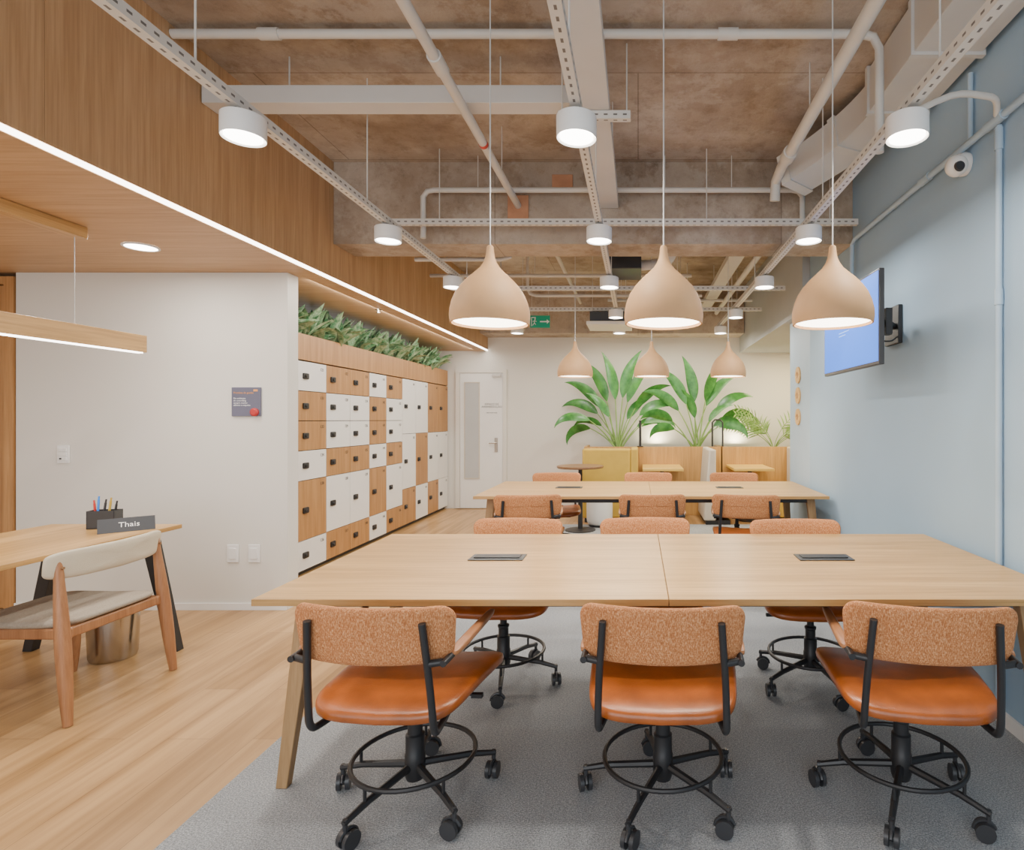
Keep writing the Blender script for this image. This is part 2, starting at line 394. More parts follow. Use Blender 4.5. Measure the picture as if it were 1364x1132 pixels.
# ------------------------------------------------------------ lockers
XL = -2.96
lk = thing('locker_bank', 'bank of white and oak lockers running along the left side', 'lockers', (-3.2, 6.9, 0))
MB().box(-3.52, XL-.024, 4.36, 8.99, .045, 1.905).build('body', 'dark', lk)
MB().box(-3.50, XL-.05, 4.36, 8.99, .001, .044).build('plinth', 'black', lk)
MB().box(XL-.05, XL-.001, 4.36, 8.99, 1.91, 2.14).box(-3.52, -3.48, 4.36, 8.99, 1.91, 2.14).box(-3.48, XL-.05, 4.36, 8.99, 1.91, 1.93).build('planter_front', 'lockwood', lk)
MB().box(-3.479, XL-.051, 4.37, 8.98, 1.931, 2.09).build('soil', 'soil', lk)
edges = [4.36, 5.03, 5.49, 5.94, 6.37, 6.80, 7.26, 7.70, 8.14, 8.57, 8.99]
h = .265; T = 1.90
def mods(lst):
    z = T; out = []
    for c, n in lst: out.append((c, z-h*n, z)); z -= h*n
    return out
tall = lambda a, b, c: [(a,1.20,1.90),(b,.50,1.20),(c,.045,.50)]
cols = [mods([('w',1),('W',2),('w',2),('W',2)]),
        mods([('W',1),('w',1),('w',1),('W',1),('w',2),('W',1)]),
        mods([('w',1),('W',1),('W',1),('w',1),('W',2),('w',1)]),
        mods([('w',1),('W',1),('W',1),('w',1),('W',2),('w',1)]),
        mods([('W',1),('w',1),('w',1),('W',1),('w',2),('W',1)]),
        mods([('w',1),('W',1),('W',1),('w',1),('W',2),('w',1)]),
        tall('W','W','w'), tall('W','w','W'), tall('w','W','w'), tall('w','W','W')]
nums = [['','','',''], ['121','131','133','134','130','136'], ['122','128','129','127','138','137'], ['123','124','126','125','139','140'],
        ['141','142','143','144','145','146'], ['151','152','153','154','155','156'], ['161','162','163'], ['164','165','166'], ['167','168','169'], ['170','171','172']]
for ci, cdoors in enumerate(cols):
    y0, y1 = edges[ci], edges[ci+1]
    for di, (c, z0, z1) in enumerate(cdoors):
        dr = MB().box(XL-.022, XL, y0+.003, y1-.003, z0+.003, z1-.003).build('door', 'lockwhite' if c == 'W' else 'lockwood', lk, bevel=.0015)
        dr['label'] = 'white laminate door' if c == 'W' else 'oak veneer door'
        zm = (z0+z1)/2; yl = y0+.11 if ci < 6 else y0+.10
        MB().superell((XL+.006, yl, zm), (.009, .042, .027), .3, .3, 20, 8, flat='X').lathe([(.014,0),(.014,.022),(.011,.026)], (XL,yl-.012,zm), 14, 'X').build('lock', 'black', dr)
        if nums[ci][di]: text('number', nums[ci][di], .042, (XL+.0012, y1-.075, z1-.055), RIGHTW, 'plastic', dr)

# ------------------------------------------------------------ leaves
def leaf(mb, base, az, el, L, W, droop, roll=0, t0=0, n=9, fold=.25, pr=.006, peak=.8):
    p = Vector(base); ds = L/n; pts = [p.copy()]; ds_ = []
    e = el
    for i in range(n):
        d = Vector((math.cos(az)*math.cos(e), math.sin(az)*math.cos(e), math.sin(e)))
        ds_.append(d); p = p + d*ds; pts.append(p.copy()); e -= droop/n*(1+i*.15)
    ds_.append(ds_[-1])
    side0 = Vector((-math.sin(az), math.cos(az), 0))
    vs = []; fs = []
    for i, q in enumerate(pts):
        t = i/n
        u = (t-t0)/(1-t0+1e-6); w = max(W*math.sin(PI*min(1, u)**peak), pr if t < .2 else .0008)
        s = side0*math.cos(roll) + ds_[i].cross(side0)*math.sin(roll)
        nrm = s.cross(ds_[i])
        vs += [q - s*w - nrm*w*fold, q, q + s*w - nrm*w*fold]
    for i in range(n):
        fs += [(3*i, 3*i+1, 3*i+4, 3*i+3), (3*i+1, 3*i+2, 3*i+5, 3*i+4)]
    mb.add(vs, fs)
def trough_plant(seed):
    rnd = random.Random(seed); mb = MB()
    for k in range(34):
        a = rnd.uniform(0, 2*PI); el = R(rnd.uniform(38, 88)); L = rnd.uniform(.29, .40)
        sub = MB(); leaf(sub, (rnd.uniform(-.05,.05), rnd.uniform(-.07,.07), .0), a, el, L, rnd.uniform(.036,.055), rnd.uniform(.2,1.0), rnd.uniform(-.7,.7), 0, 7, .35, peak=.9)
        top = max(v.z for v in sub.v); f = min(1, .347/top)
        mb.add([v*f for v in sub.v], sub.f)
    return mb
protos = []
for i in range(15):
    t = thing('leafy_plant', 'bushy green plant with pointed leaves in the trough on top of the lockers', 'plant', (XL-.09 + random.uniform(-.02,.03), 4.62+i*.285, 2.095), group='leafy plants along the top of the lockers')
    if i < 4:
        f_ = trough_plant(30+i).build('foliage', 'trough', t, local=True, ang=80, dbl=False)
        s_ = MB().lathe([(.03,0),(.02,.06)], (0,0,.0), 8).build('stem', 'stem', t, local=True)
        protos.append((f_, s_))
    else:
        for q in protos[i % 4]:
            c = q.copy(); COL.objects.link(c); c.parent = t
        t.rotation_euler.z = random.uniform(0, 6.28)

# ------------------------------------------------------------ meeting tables
def make_table(y0, y1, label):
    x0, x1, xm = -1.38, 1.60, .11
    t = thing('meeting_table', label, 'table', (xm, (y0+y1)/2, .005))
    MB().box(x0, xm-.001, y0, y1, .715, .74).build('tabletop', 'top', t, bevel=.002)
    MB().box(xm+.001, x1, y0, y1, .715, .74).build('tabletop', 'top', t, bevel=.002)
    for sx, xt, xf in ((-1, x0+.115, x0+.05), (1, x1-.115, x1-.05)):
        for yt, yf in ((y0+.17, y0+.11), (y1-.17, y1-.11)):
            MB().frustum((xf, yf, .005), (xt, yt, .714), (.042,.036), (.070,.05)).build('leg', 'legwood', t, bevel=.003)
    fr = MB()
    for yy in (y0+.17, y1-.17): fr.box(x0+.13, x1-.13, yy-.02, yy+.02, .665, .714)
    for xx in (x0+.115, x1-.115, xm): fr.box(xx-.03, xx+.03, y0+.15, y1-.15, .67, .714)
    fr.build('frame', 'black', t, bevel=.002)
    for xx in (-.65, .86):
        yy = y0+.62
        pb = MB().box(xx-.125, xx+.125, yy-.058, yy+.058, .7402, .745).build('power_box', 'plastic', t, bevel=.002)
        MB().box(xx-.105, xx+.105, yy-.028, yy+.034, .745, .7495).build('lid', 'black', pb, bevel=.0015)
    return t
make_table(2.06, 3.24, 'long oak meeting table nearest the camera, with two black power boxes')
make_table(4.83, 6.01, 'farther long oak meeting table, beneath the second row of clay pendants')

# ------------------------------------------------------------ office chair
def make_chair():
    r = thing('office_chair', '', 'chair')
    def sf(p):
        q = p.copy(); yy = p.y/.26; xx = p.x/.26
        q.z += .018*xx*xx - .020*max(0, yy)**2 - .014*max(0, -yy)**3
        q.x *= (1 + .09*yy)
        return q
    MB().superell((0,-.014,.438), (.262,.266,.027), .45, .34, 56, 16, sf).build('seat', 'leather', r, local=True, ang=80)
    MB().box(-.17,.17,-.15,.15,.388,.408).box(-.06,.06,-.09,.09,.366,.390).build('seat_plate', 'black', r, local=True, bevel=.004)
    def bf(p):
        q = p.copy(); q.y += .9*p.x*p.x - .13*p.z - .329; q.x *= 1 + .35*p.z; q.z += .708
        return q
    MB().pad(.256, .092, .048, .017, bf, .013).build('backrest', 'tweed', r, local=True, ang=80)
    for s in (-1, 1):
        MB().tube([(s*.15,.02,.396),(s*.18,-.14,.394),(s*.196,-.255,.395),(s*.199,-.288,.403),(s*.200,-.303,.428),(s*.199,-.309,.47),(s*.194,-.322,.58),(s*.186,-.335,.69),(s*.181,-.343,.758)], .0115, 12, smooth=4).build('back_upright', 'black', r, local=True)
        MB().tube([(s*.190,-.327,.630),(s*.236,-.316,.634)], .0115, 10).tube([(s*.242,-.332,.634),(s*.244,-.24,.636)], .0105, 10).build('arm_bracket', 'black', r, local=True)
        MB().superell((s*.248,-.075,.645), (.0165,.20,.0115), .5, .5, 24, 10, lambda p: Vector((p.x*(1-.8*p.y), p.y, p.z+.02*p.y))).build('armrest', 'armwood', r, local=True)
    MB().lathe([(.018,.39),(.018,.30),(.030,.295),(.030,.285),(.026,.28),(.026,.24),(.033,.235),(.033,.17),(.036,.165),(.036,.095),(.030,.075)], n=20).build('gas_column', 'black', r, local=True)
    MB().tube([(.212*math.cos(a*PI/20), .212*math.sin(a*PI/20), .160) for a in range(40)], .0085, 8, closed=True).build('foot_ring', 'black', r, local=True)
    MB().tube([(.02,.02,.380),(.16,.02,.380),(.21,.03,.368)], .006, 8).box(.2,.24,.02,.04,.360,.374).build('height_lever', 'black', r, local=True)
    for k in range(5):
        a = R(248+72*k); c, s_ = math.cos(a), math.sin(a)
        MB().tube([(.03*c,.03*s_,.125),(.20*c,.20*s_,.108),(.292*c,.292*s_,.088)], [.014,.012,.010], 8).tube([(.212*c,.212*s_,.108),(.212*c,.212*s_,.160)], .006, 6).build('base_leg', 'black', r, local=True)
        w = a + PI/2 + .5*k; u = Vector((math.cos(w), math.sin(w), 0)); f = Vector((-u.y, u.x, 0)); ce = Vector((.285*c, .285*s_, .031)) + f*.012
        cb = MB()
        for q in (-1, 1): cb.tube([ce+u*q*.008, ce+u*q*.022], .0305, 18)
        cb.tube([ce-u*.02, ce+u*.02], .014, 10)
        cb.tube([ce+f*.028*math.cos(t)*1.18+Vector((0,0,.028*math.sin(t)*1.2)) for t in [PI*j/8*.9 for j in range(9)]], .006, 6)
        cb.tube([(.285*c,.285*s_,.04),(.285*c,.285*s_,.10)], .008, 8)
        cb.build('caster', 'plastic', r, local=True)
    return r
chair0 = make_chair()
spec = [
 (-.810,2.10,-4, 'orange office chair in front of near table, leftmost of the nearest three', 'chairs at the near table'),
 (.090,2.10,-3, 'orange office chair in front of near table, middle of the nearest three', 'chairs at the near table'),
 (.955,2.10,-8, 'orange office chair in front of near table, rightmost beside the blue wall', 'chairs at the near table'),
 (-.71,3.05,176, 'orange office chair on the far side of near table, at its left end', 'chairs at the near table'),
 (.05,3.07,182, 'orange office chair on the far side of near table, in the middle', 'chairs at the near table'),
 (.90,3.02,181, 'orange office chair on the far side of near table, at its right end', 'chairs at the near table'),
 (-.88,4.74,6, 'orange office chair on the camera side of far table, at its left end', 'chairs at the far table'),
 (.11,4.76,0, 'orange office chair on the camera side of far table, in the middle', 'chairs at the far table'),
 (.88,4.74,-10, 'orange office chair on the camera side of far table, at its right end', 'chairs at the far table'),
 (-.86,5.97,184, 'orange office chair behind the far table, left one of three', 'chairs at the far table'),
 (.11,5.99,180, 'orange office chair behind the far table, middle one of three', 'chairs at the far table'),
 (1.02,5.97,177, 'orange office chair behind the far table, right one of three', 'chairs at the far table')]
for i, (x, y, a, lab, g) in enumerate(spec):
    c = chair0 if i == 0 else copy_tree(chair0)
    c.location = (x, y, .0055); c.rotation_euler.z = R(a); c['label'] = lab; c['group'] = g

# ------------------------------------------------------------ pendant lamps
def make_pendant():
    r = thing('pendant_lamp', '', 'lamp')
    out = [(.015,.325),(.017,.300),(.021,.280),(.029,.259),(.044,.236),(.068,.213),(.096,.187),(.122,.158),(.143,.126),(.157,.092),(.165,.058),(.167,.030),(.163,.0)]
    inn = [(q-.006, z) for q, z in reversed(out[4:])]
    MB().lathe(out+inn, n=48, caps=False).build('shade', 'clay', r, local=True, ang=60)
    MB().lathe([(.152,.010),(.152,.016)], n=36).build('diffuser', 'glow', r, local=True)
    MB().lathe([(.015,.322),(.013,.330),(.006,.334)], n=16).build('socket_cap', 'clay', r, local=True)
    MB().tube([(0,0,.333),(0,0,ZC-1.79-.03)], .0032, 6).build('cord', 'cord', r, local=True)
    MB().lathe([(.05,ZC-1.79-.001),(.05,ZC-1.79-.028)], n=20).build('ceiling_rose', 'white', r, local=True)
    return r
pend = make_pendant()
wh = ['left', 'middle', 'right']
n_ = 0
for row, (Y, xs) in enumerate(((2.45, (-.627,.108,.824)), (5.45, (-.594,.127,.785)))):
    for k, x in enumerate(xs):
        if row == 1 and k == 2: x = .795
        c = pend if n_ == 0 else copy_tree(pend); n_ += 1
        c.location = (x if not (row == 1 and k == 2) else .849, Y, 1.785)
        c['label'] = 'clay coloured bell pendant lamp over the %s table, %s of three' % (('near','far')[row], wh[k]); c['group'] = 'clay pendants over the tables'
        l = bpy.data.lights.new('pendant_light', 'AREA'); l.shape = 'DISK'; l.size = .26; l.energy = 7.5; l.color = (1,.87,.70)
        lo = bpy.data.objects.new('pendant_light', l); COL.objects.link(lo); lo.location = (c.location.x, Y, 1.78)

# ------------------------------------------------------------ rails + track lamps
RX = (-1.57, -.245, 1.07)
def rods(t, pts, z, r=.004):
    for (px, py) in pts: MB().tube([(px,py,z),(px,py,ZC-.002)], r, 6).build('hanger_rod', 'pipe', t)
def rail(x0, x1, y0, y1, z0, label, rd, along='Y', sz=.042):
    t = thing('support_rail', label, 'rail', ((x0+x1)/2, (y0+y1)/2, z0))
    MB().box(x0, x1, y0, y1, z0, z0+sz).build('channel', 'rail'+along, t)
    rods(t, rd, z0+sz)
for k, x in enumerate(RX):
    rail(x-.021, x+.021, -.6, 7.9, 2.60, 'long white perforated ceiling rail carrying spotlights, %s of three' % wh[k], [(x, yy) for yy in (1.0,2.05,3.35,5.3,6.6)])
def make_spot():
    r = thing('ceiling_spotlight', '', 'lamp')
    MB().lathe([(.072,.012),(.078,.0),(.080,.004),(.080,.084),(.076,.088),(.0,.088)], n=36).build('housing', 'white', r, local=True)
    MB().lathe([(.067,.008),(.067,.004)], n=30).build('lens', 'spotglow', r, local=True)
    MB().tube([(0,0,.088),(0,0,.1015)], .02, 12).build('mount', 'white', r, local=True)
    return r
sp = make_spot(); n_ = 0
for k, x in enumerate(RX):
    for j, Y in enumerate((2.3, 3.63, 4.90, 6.35, 7.5)):
        c = sp if n_ == 0 else copy_tree(sp); n_ += 1
        c.location = (x, Y, 2.498)
        c['label'] = 'white cylindrical spotlight under the %s ceiling rail, %s from the camera' % (wh[k], ('first','second','third','fourth','fifth')[j])
        c['group'] = 'cylindrical spotlights under the rails'
        l = bpy.data.lights.new('spot_light', 'AREA'); l.shape = 'DISK'; l.size = .13; l.energy = 12; l.color = (1,.94,.85)
        lo = bpy.data.objects.new('spot_light', l); COL.objects.link(lo); lo.location = (x, Y, 2.49)
rail(-1.80, 1.60, 4.20, 4.24, 2.80, 'white perforated channel across the ceiling before the concrete beam', [(-1.45,4.22),(.5,4.22),(1.4,4.22)], 'X')
rail(-1.90, 1.50, 5.88, 5.92, 2.70, 'white perforated channel crossing behind the concrete beam', [(-1.4,5.9),(.4,5.9)], 'X')
rail(-1.90, 1.50, 7.00, 7.04, 2.70, 'farthest white perforated channel crossing the ceiling', [(-1.4,7.02),(.4,7.02)], 'X')
rail(-.42, -.04, 3.02, 3.06, 2.955, 'short white perforated bracket beneath the central cable tray', [(-.40,3.04),(-.06,3.04)], 'X')
t = thing('cable_tray', 'wide white cable tray running lengthwise down the middle of the ceiling', 'cable tray', (-.245, 2, 3.0))
MB().box(-.34, -.15, -1.5, 4.43, 3.0, 3.07).build('tray', 'duct', t, bevel=.003)
rods(t, [(xx,yy) for yy in (.8,2.2,3.6) for xx in (-.33,-.16)], 3.07)
t = thing('cable_tray', 'white cable tray crossing from the oak soffit to the central tray', 'cable tray', (-1.36, 3.06, 3.08))
MB().box(-2.335, -.345, 3.09, 3.21, 3.075, 3.17).build('tray', 'duct', t, bevel=.003)
rods(t, [(-1.9,3.15),(-.75,3.15)], 3.17)

def pipe(label, pts, r, m='pipe', joints=(), sm=0, clamps=(), n=14):
    mb = MB().tube(pts, r, n, smooth=sm)
    for a, b in joints: mb.tube([a, b], r*1.3, n)
    for c in clamps: mb.tube([(c[0],c[1],c[2]+r*.5),(c[0],c[1],ZC-.002)], .0035, 6)
    return tag(mb.build('conduit_pipe', m), label, 'pipe')
pipe('white pipe running lengthwise under the ceiling, left of the cable tray', [(-.92,-1,3.02),(-.92,4.438,3.02)], .026, joints=[((-.92,2.6,3.02),(-.92,2.72,3.02))], clamps=[(-.92,1.5,3.02),(-.92,3.9,3.02)])
tag(MB().lathe([(.0275,0),(.0275,.03)], (-.92,3.42,3.02), 16, 'Y').build('pipe_marker', 'red'), 'small red band around the lengthwise white pipe', 'pipe marker')
tag(MB().box(-1.0,-.84,4.425,4.439,2.92,3.10).build('wall_patch', 'terracotta', bevel=.004), 'terracotta patch where the left pipe enters the concrete beam', 'patch')
tag(MB().box(-.66,-.50,4.428,4.439,3.14,3.26).build('wall_patch', 'terracotta', bevel=.004), 'small terracotta patch on the concrete beam near the cable tray', 'patch')
pipe('white pipe running lengthwise under the ceiling, beside the square duct', [(.95,-1,3.05),(.95,3.85,3.05),(.95,3.99,3.02),(.95,4.02,2.9)], .034, joints=[((.95,1.9,3.05),(.95,2.0,3.05)),((.95,3.6,3.05),(.95,3.7,3.05))], clamps=[(.95,1.6,3.05),(.95,3.2,3.05)])
pipe('white pipe crossing the whole ceiling nearest the camera, ending in a downward bend', [(XS+.003,2.9,3.315),(1.12,2.9,3.315),(1.18,2.9,3.30),(1.21,2.9,3.24),(1.21,2.9,2.72)], .022, joints=[((-1.9,2.9,3.315),(-1.8,2.9,3.315)),((.4,2.9,3.315),(.5,2.9,3.315))])
pipe('white pipe crossing in front of the concrete beam with both ends turned down', [(-1.61,4.33,2.74),(-1.61,4.33,3.05),(-1.58,4.33,3.09),(-1.53,4.33,3.10),(1.15,4.33,3.10),(1.20,4.33,3.09),(1.23,4.33,3.05),(1.23,4.33,2.74)], .02, joints=[((-.3,4.33,3.10),(-.2,4.33,3.10))], clamps=[(-1.2,4.33,3.10),(.2,4.33,3.10),(.7,4.33,3.10)])
pipe('blue grey conduit running lengthwise high along the blue wall', [(1.615,-1,2.73),(1.615,4.30,2.73),(1.615,4.36,2.70),(1.615,4.37,2.55),(1.615,4.37,2.30)], .017, 'pipeblue', joints=[((1.615,3.2,2.73),(1.615,3.3,2.73)),((1.615,2.55,2.73),(1.615,2.68,2.73))])
pipe('blue grey vertical conduit dropping down the blue wall', [(1.632,2.615,2.71),(1.632,2.615,.12)], .014, 'pipeblue', joints=[((1.632,2.615,1.90),(1.632,2.615,1.97)),((1.632,2.615,2.60),(1.632,2.615,2.70))])
pipe('short conduit bending from the right ceiling rail to the blue wall', [(1.10,2.50,2.66),(1.35,2.50,2.78),(1.50,2.50,2.78),(1.56,2.52,2.77),(1.60,2.58,2.74)], .014, 'pipe', sm=4)
pipe('thin vertical conduit between the square duct and the wall conduit', [(1.632,2.84,3.08),(1.632,2.84,2.75)], .013, 'pipeblue')
for k, (xa, xb, yy, zz) in enumerate([(XS+.002, 1.5, 5.2, 2.98), (XS+.002, .6, 6.5, 3.0), (-.4, 1.5, 7.6, 2.95)]):
    pipe('white pipe crossing the ceiling behind the concrete beam, %s one' % ('nearest','middle','farthest')[k], [(xa,yy,zz),(xb,yy,zz)], .02, clamps=[(xa*.6+xb*.4,yy,zz),(xb-.2,yy,zz)])
pipe('bent white pipe hanging below the beam on the left side', [(-1.95,5.05,2.78),(-1.2,5.05,2.78),(-1.12,5.05,2.80),(-1.1,5.05,2.88),(-1.1,5.05,ZC-.002)], .018)
pipe('lengthwise white pipe behind the beam, left side', [(-.85,4.79,3.1),(-.85,8.5,3.1)], .022)
pipe('lengthwise white pipe behind the beam, right side', [(1.15,4.79,2.95),(1.15,8.5,2.95)], .03)
pipe('low white pipe crossing beyond the far pendants with a raised left end', [(-1.3,6.8,ZC-.002),(-1.3,6.8,2.92),(-1.27,6.8,2.86),(-1.2,6.8,2.84),(.75,6.8,2.84)], .018, clamps=[(-.2,6.8,2.84),(.5,6.8,2.84)])
pipe('thin white pipe crossing high just behind the concrete beam', [(-1.9,4.95,2.90),(1.45,4.95,2.90)], .014, clamps=[(-.6,4.95,2.90),(1.0,4.95,2.90)])
t = thing('cable_tray', 'white cable tray lengthwise behind the concrete beam', 'cable tray', (1.0, 6.6, 2.85))
MB().box(.90,1.05,4.99,8.5,2.99,3.05).build('tray', 'duct', t)
rods(t, [(.97,5.6),(.97,7.4)], 3.05)
for (x, y, z, lab) in ((.30,6.2,2.78,'small white junction box beside the dark ventilation unit'), (.62,7.3,2.80,'small white junction box beyond the middle pendant')):
    t = thing('junction_box', lab, 'junction box', (x, y, z))
    MB().box(x-.07,x+.07,y-.05,y+.05,z,z+.10).build('casing', 'duct', t, bevel=.004)
    rods(t, [(x,y)], z+.10, .006)

t = thing('air_duct', 'large painted square air duct along the top of the blue wall', 'duct', (1.42, 1.5, 3.1))
MB().box(1.29, 1.61, -1.5, 3.25, 3.10, 3.345).build('duct_body', 'duct', t, bevel=.004)
for yy in (.6, 1.7, 2.7, 3.22): MB().box(1.275, 1.625, yy, yy+.03, 3.085, 3.352).build('flange', 'duct', t)
pts = []
for i in range(17):
    u = i/16; pts.append((1.45 - .02*u - .36*u*u, 3.25+.80*u, 3.22-.04*u-.10*u*u))
MB().sweep_rect(pts, .13, .095).build('duct_bend', 'duct', t, ang=25)
MB().sweep_rect(pts[8:10], .14, .105).build('clamp_band', 'pipe', t)
MB().sweep_rect(pts[15:17], .14, .105).build('clamp_band', 'pipe', t)

t = thing('air_conditioner', 'square cassette air conditioner hanging beyond the concrete beam', 'air conditioner', (-.35, 6.9, 2.5))
MB().box(-.62,-.08,6.9,7.43,2.52,2.56).build('grille', 'white', t, bevel=.004)
MB().box(-.58,-.12,6.94,7.39,2.56,2.68).build('casing', 'plastic', t)
rods(t, [(-.55,6.97),(-.15,6.97)], 2.68)
t = thing('fan_unit', 'dark grey ventilation unit hanging just behind the concrete beam', 'ventilation unit', (-.1, 5.2, 2.9))
MB().box(-.30,.03,5.35,5.8,2.78,2.95).build('casing', 'plastic', t, bevel=.006)
MB().tube([(.03,5.55,2.86),(.25,5.5,2.88),(.33,5.45,3.0),(.33,5.45,ZC-.002)], .05, 14, smooth=4).build('hose', 'duct', t)
rods(t, [(-.25,5.5),(-.02,5.7)], 2.95)

t = thing('exit_sign', 'green emergency exit sign with running figure and arrow', 'sign', (-1.30, 7.6, 2.6))
MB().box(-1.42,-1.16,7.6,7.615,2.59,2.75).build('sign_plate', 'green', t)
MB().add([(-1.20,7.599,2.70),(-1.20,7.599,2.64),(-1.165,7.599,2.67)], [(0,1,2)]).box(-1.29,-1.20,7.5985,7.6,2.662,2.678).build('arrow', 'signwhite', t, smooth=False)
MB().box(-1.405,-1.395,7.5985,7.6,2.61,2.73).box(-1.405,-1.345,7.5985,7.6,2.72,2.73).lathe([(.010,-.001),(.010,0)], (-1.355,7.6,2.705), 12, 'Y').tube([(-1.36,7.599,2.69),(-1.365,7.599,2.655),(-1.345,7.599,2.63)], .005, 6).tube([(-1.365,7.599,2.655),(-1.385,7.599,2.62)], .005, 6).tube([(-1.385,7.599,2.67),(-1.36,7.599,2.685),(-1.335,7.599,2.67)], .004, 6).build('running_figure', 'signwhite', t)
rods(t, [(-1.40,7.607),(-1.18,7.607)], 2.75, .003)

# ------------------------------------------------------------ right wall things
t = thing('wall_television', 'flat television on a swing arm showing a blue screen', 'television', (1.33, 3.63, 1.95))
MB().box(1.322,1.352,3.17,4.10,1.685,2.215).box(1.352,1.385,3.35,3.92,1.76,2.10).build('casing', 'plastic', t, bevel=.004)
sc = MB().box(1.3205,1.3222,3.182,4.088,1.705,2.203).build('screen', 'screen', t, smooth=False)
ln = MB()
for (ya, yb, z) in ((3.95,3.78,2.08),(3.95,3.72,2.06),(3.80,3.62,1.94),(3.80,3.68,1.92)): ln.box(1.3198,1.3204,yb,ya,z,z+.004)
ln.build('screen_text', 'screenline', sc, smooth=False)
MB().box(1.385,1.41,3.55,3.80,1.86,2.04).tube([(1.40,3.70,1.97),(1.50,3.48,1.97),(1.62,3.66,1.97)], .020, 10).box(1.480,1.520,3.45,3.51,1.89,2.05).build('swing_arm', 'black', t, bevel=.003)
MB().box(1.620,1.648,3.60,3.80,1.86,2.10).build('wall_plate', 'black', t, bevel=.003)
MB().tube([(1.40,3.62,1.90),(1.46,3.50,1.86),(1.54,3.52,1.86),(1.62,3.62,1.90)], .005, 8, smooth=4).build('cable', 'black', t)
t = thing('security_camera', 'white dome security camera under the conduit on the blue wall', 'camera', (1.58, 2.9, 2.66))
MB().lathe([(.055,0),(.058,-.02),(.05,-.045)], (XW-.002,2.9,2.66), 24, 'X').build('base', 'white', t)
MB().superell((1.575,2.86,2.635), (.052,.052,.052), 1, 1, 24, 14).build('ball', 'white', t)
MB().lathe([(.026,0),(.022,-.012)], (1.565,2.817,2.615), 16, 'Y').build('lens', 'plastic', t)
for k, z in enumerate((1.84, 1.63, 1.41)):
    t = thing('wall_plaque', 'round light wood plaque on the end of the blue wall, %s of three' % ('top','middle','bottom')[k], 'plaque', (XW, 5.96, z))
    MB().lathe([(.085,.003),(.085,-.010)], (XW,5.96,z), 32, 'X').build('disc', 'plaque', t)
    MB().tube([(XW-.0105,5.96-.03,z),(XW-.0105,5.96,z+.03),(XW-.0105,5.96+.03,z),(XW-.0105,5.96,z-.03)], .004, 6, closed=True).build('symbol', 'chairwood', t)

# ------------------------------------------------------------ left wall things
t = thing('wall_sign', 'square slate blue sign with small white text and red badge on the white wall', 'sign', (-2.84, 4.19, 1.51))
MB().box(-2.945,-2.735,4.186,4.198,1.405,1.615).build('plate', 'slate', t, bevel=.002)
text('title', 'Premissa de gestão', .019, (-2.93,4.185,1.575), FRONT, 'signorange', t, 'LEFT')
text('body_text', 'No ambiente\nde coworking\nsempre manter\nsilêncio e respeito.', .0165, (-2.93,4.185,1.510), FRONT, 'signwhite', t, 'LEFT')
MB().box(-2.785,-2.755,4.1845,4.186,1.585,1.60).build('logo', 'signorange', t)
MB().lathe([(.030,0),(.030,-.012),(.02,-.02)], (-2.775,4.186,1.435), 24, 'Y').build('badge', 'signred', t)
def wallplate(name, label, cat, x, z, w, hh, kind):
    t = thing(name, label, cat, (x, 4.19, z))
    MB().box(x-w/2,x+w/2,4.19,4.199,z-hh/2,z+hh/2).build('plate', 'lockwhite', t, bevel=.003)
    if kind == 's':
        for q in (-.032,.0,.032): MB().box(x-.03,x+.03,4.184,4.191,z+q-.013,z+q+.013).build('switch', 'lockwhite', t, bevel=.002)
        MB().box(x-.02,x-.004,4.1825,4.1845,z-.038,z-.026).build('indicator', 'plastic', t)
    else:
        MB().box(x-.026,x+.026,4.184,4.191,z-.04,z+.04).build('socket', 'lockwhite', t, bevel=.002)
wallplate('light_switch', 'white light switch plate on the white wall near the oak door', 'switch', -4.17, 1.13, .09, .13, 's')
wallplate('wall_outlet', 'white outlet plate low on the white wall, left of the pair', 'outlet', -2.94, .41, .085, .13, 'o')
wallplate('wall_outlet', 'white outlet plate low on the white wall, right of the pair', 'outlet', -2.785, .41, .085, .13, 'o')

# desk
t = thing('reception_desk', 'oak desk with splayed black legs in the left corner', 'desk', (-3.2, 2.7, 0))
MB().box(-3.60,-2.80,1.70,3.55,.715,.74).build('desktop', 'desktop', t, bevel=.002)
for yy in (3.46, 1.82):
    for (xt, xf) in ((-2.93,-2.765), (-3.47,-3.635)):
        MB().frustum((xf,yy,.001), (xt,yy,.714), (.055,.05), (.085,.05)).build('leg', 'black', t, bevel=.002)
MB().box(-3.48,-2.92,3.435,3.485,.68,.7145).box(-3.48,-2.92,1.795,1.845,.68,.7145).box(-3.22,-3.18,1.84,3.44,.68,.7145).build('frame', 'black', t)
t = thing('name_plate', 'dark desk name plate with white lettering', 'name plate', (-2.945, 3.33, .741), R(42))
MB().add([(-.125,-.035,0),(.125,-.035,0),(.125,.035,0),(-.125,.035,0),(-.125,.012,.075),(.125,.012,.075)], [(0,1,2,3),(0,1,5,4),(2,3,4,5),(1,2,5),(0,3,4)]).build('holder', 'graphite', t, local=True, smooth=False)
tilt = math.atan2(.075, .047)
text('lettering', 'Thais', .044, (.01,-.0125,.0375), (tilt,0,0), 'signwhite', t, local=True)
OX, OY = -3.155, 3.42
t = thing('desk_organizer', 'black pen organizer on the oak desk', 'organizer', (OX, OY, .741), R(12))
MB().box(-.07,.07,-.04,.04,0,.006).box(-.07,-.066,-.04,.04,0,.105).box(.066,.07,-.04,.04,0,.105).box(-.07,.07,-.04,-.036,0,.105).box(-.07,.07,.036,.04,0,.105).build('tray_box', 'plastic', t, local=True)
MB().box(-.002,.002,-.036,.036,.006,.10).build('divider', 'plastic', t, local=True)
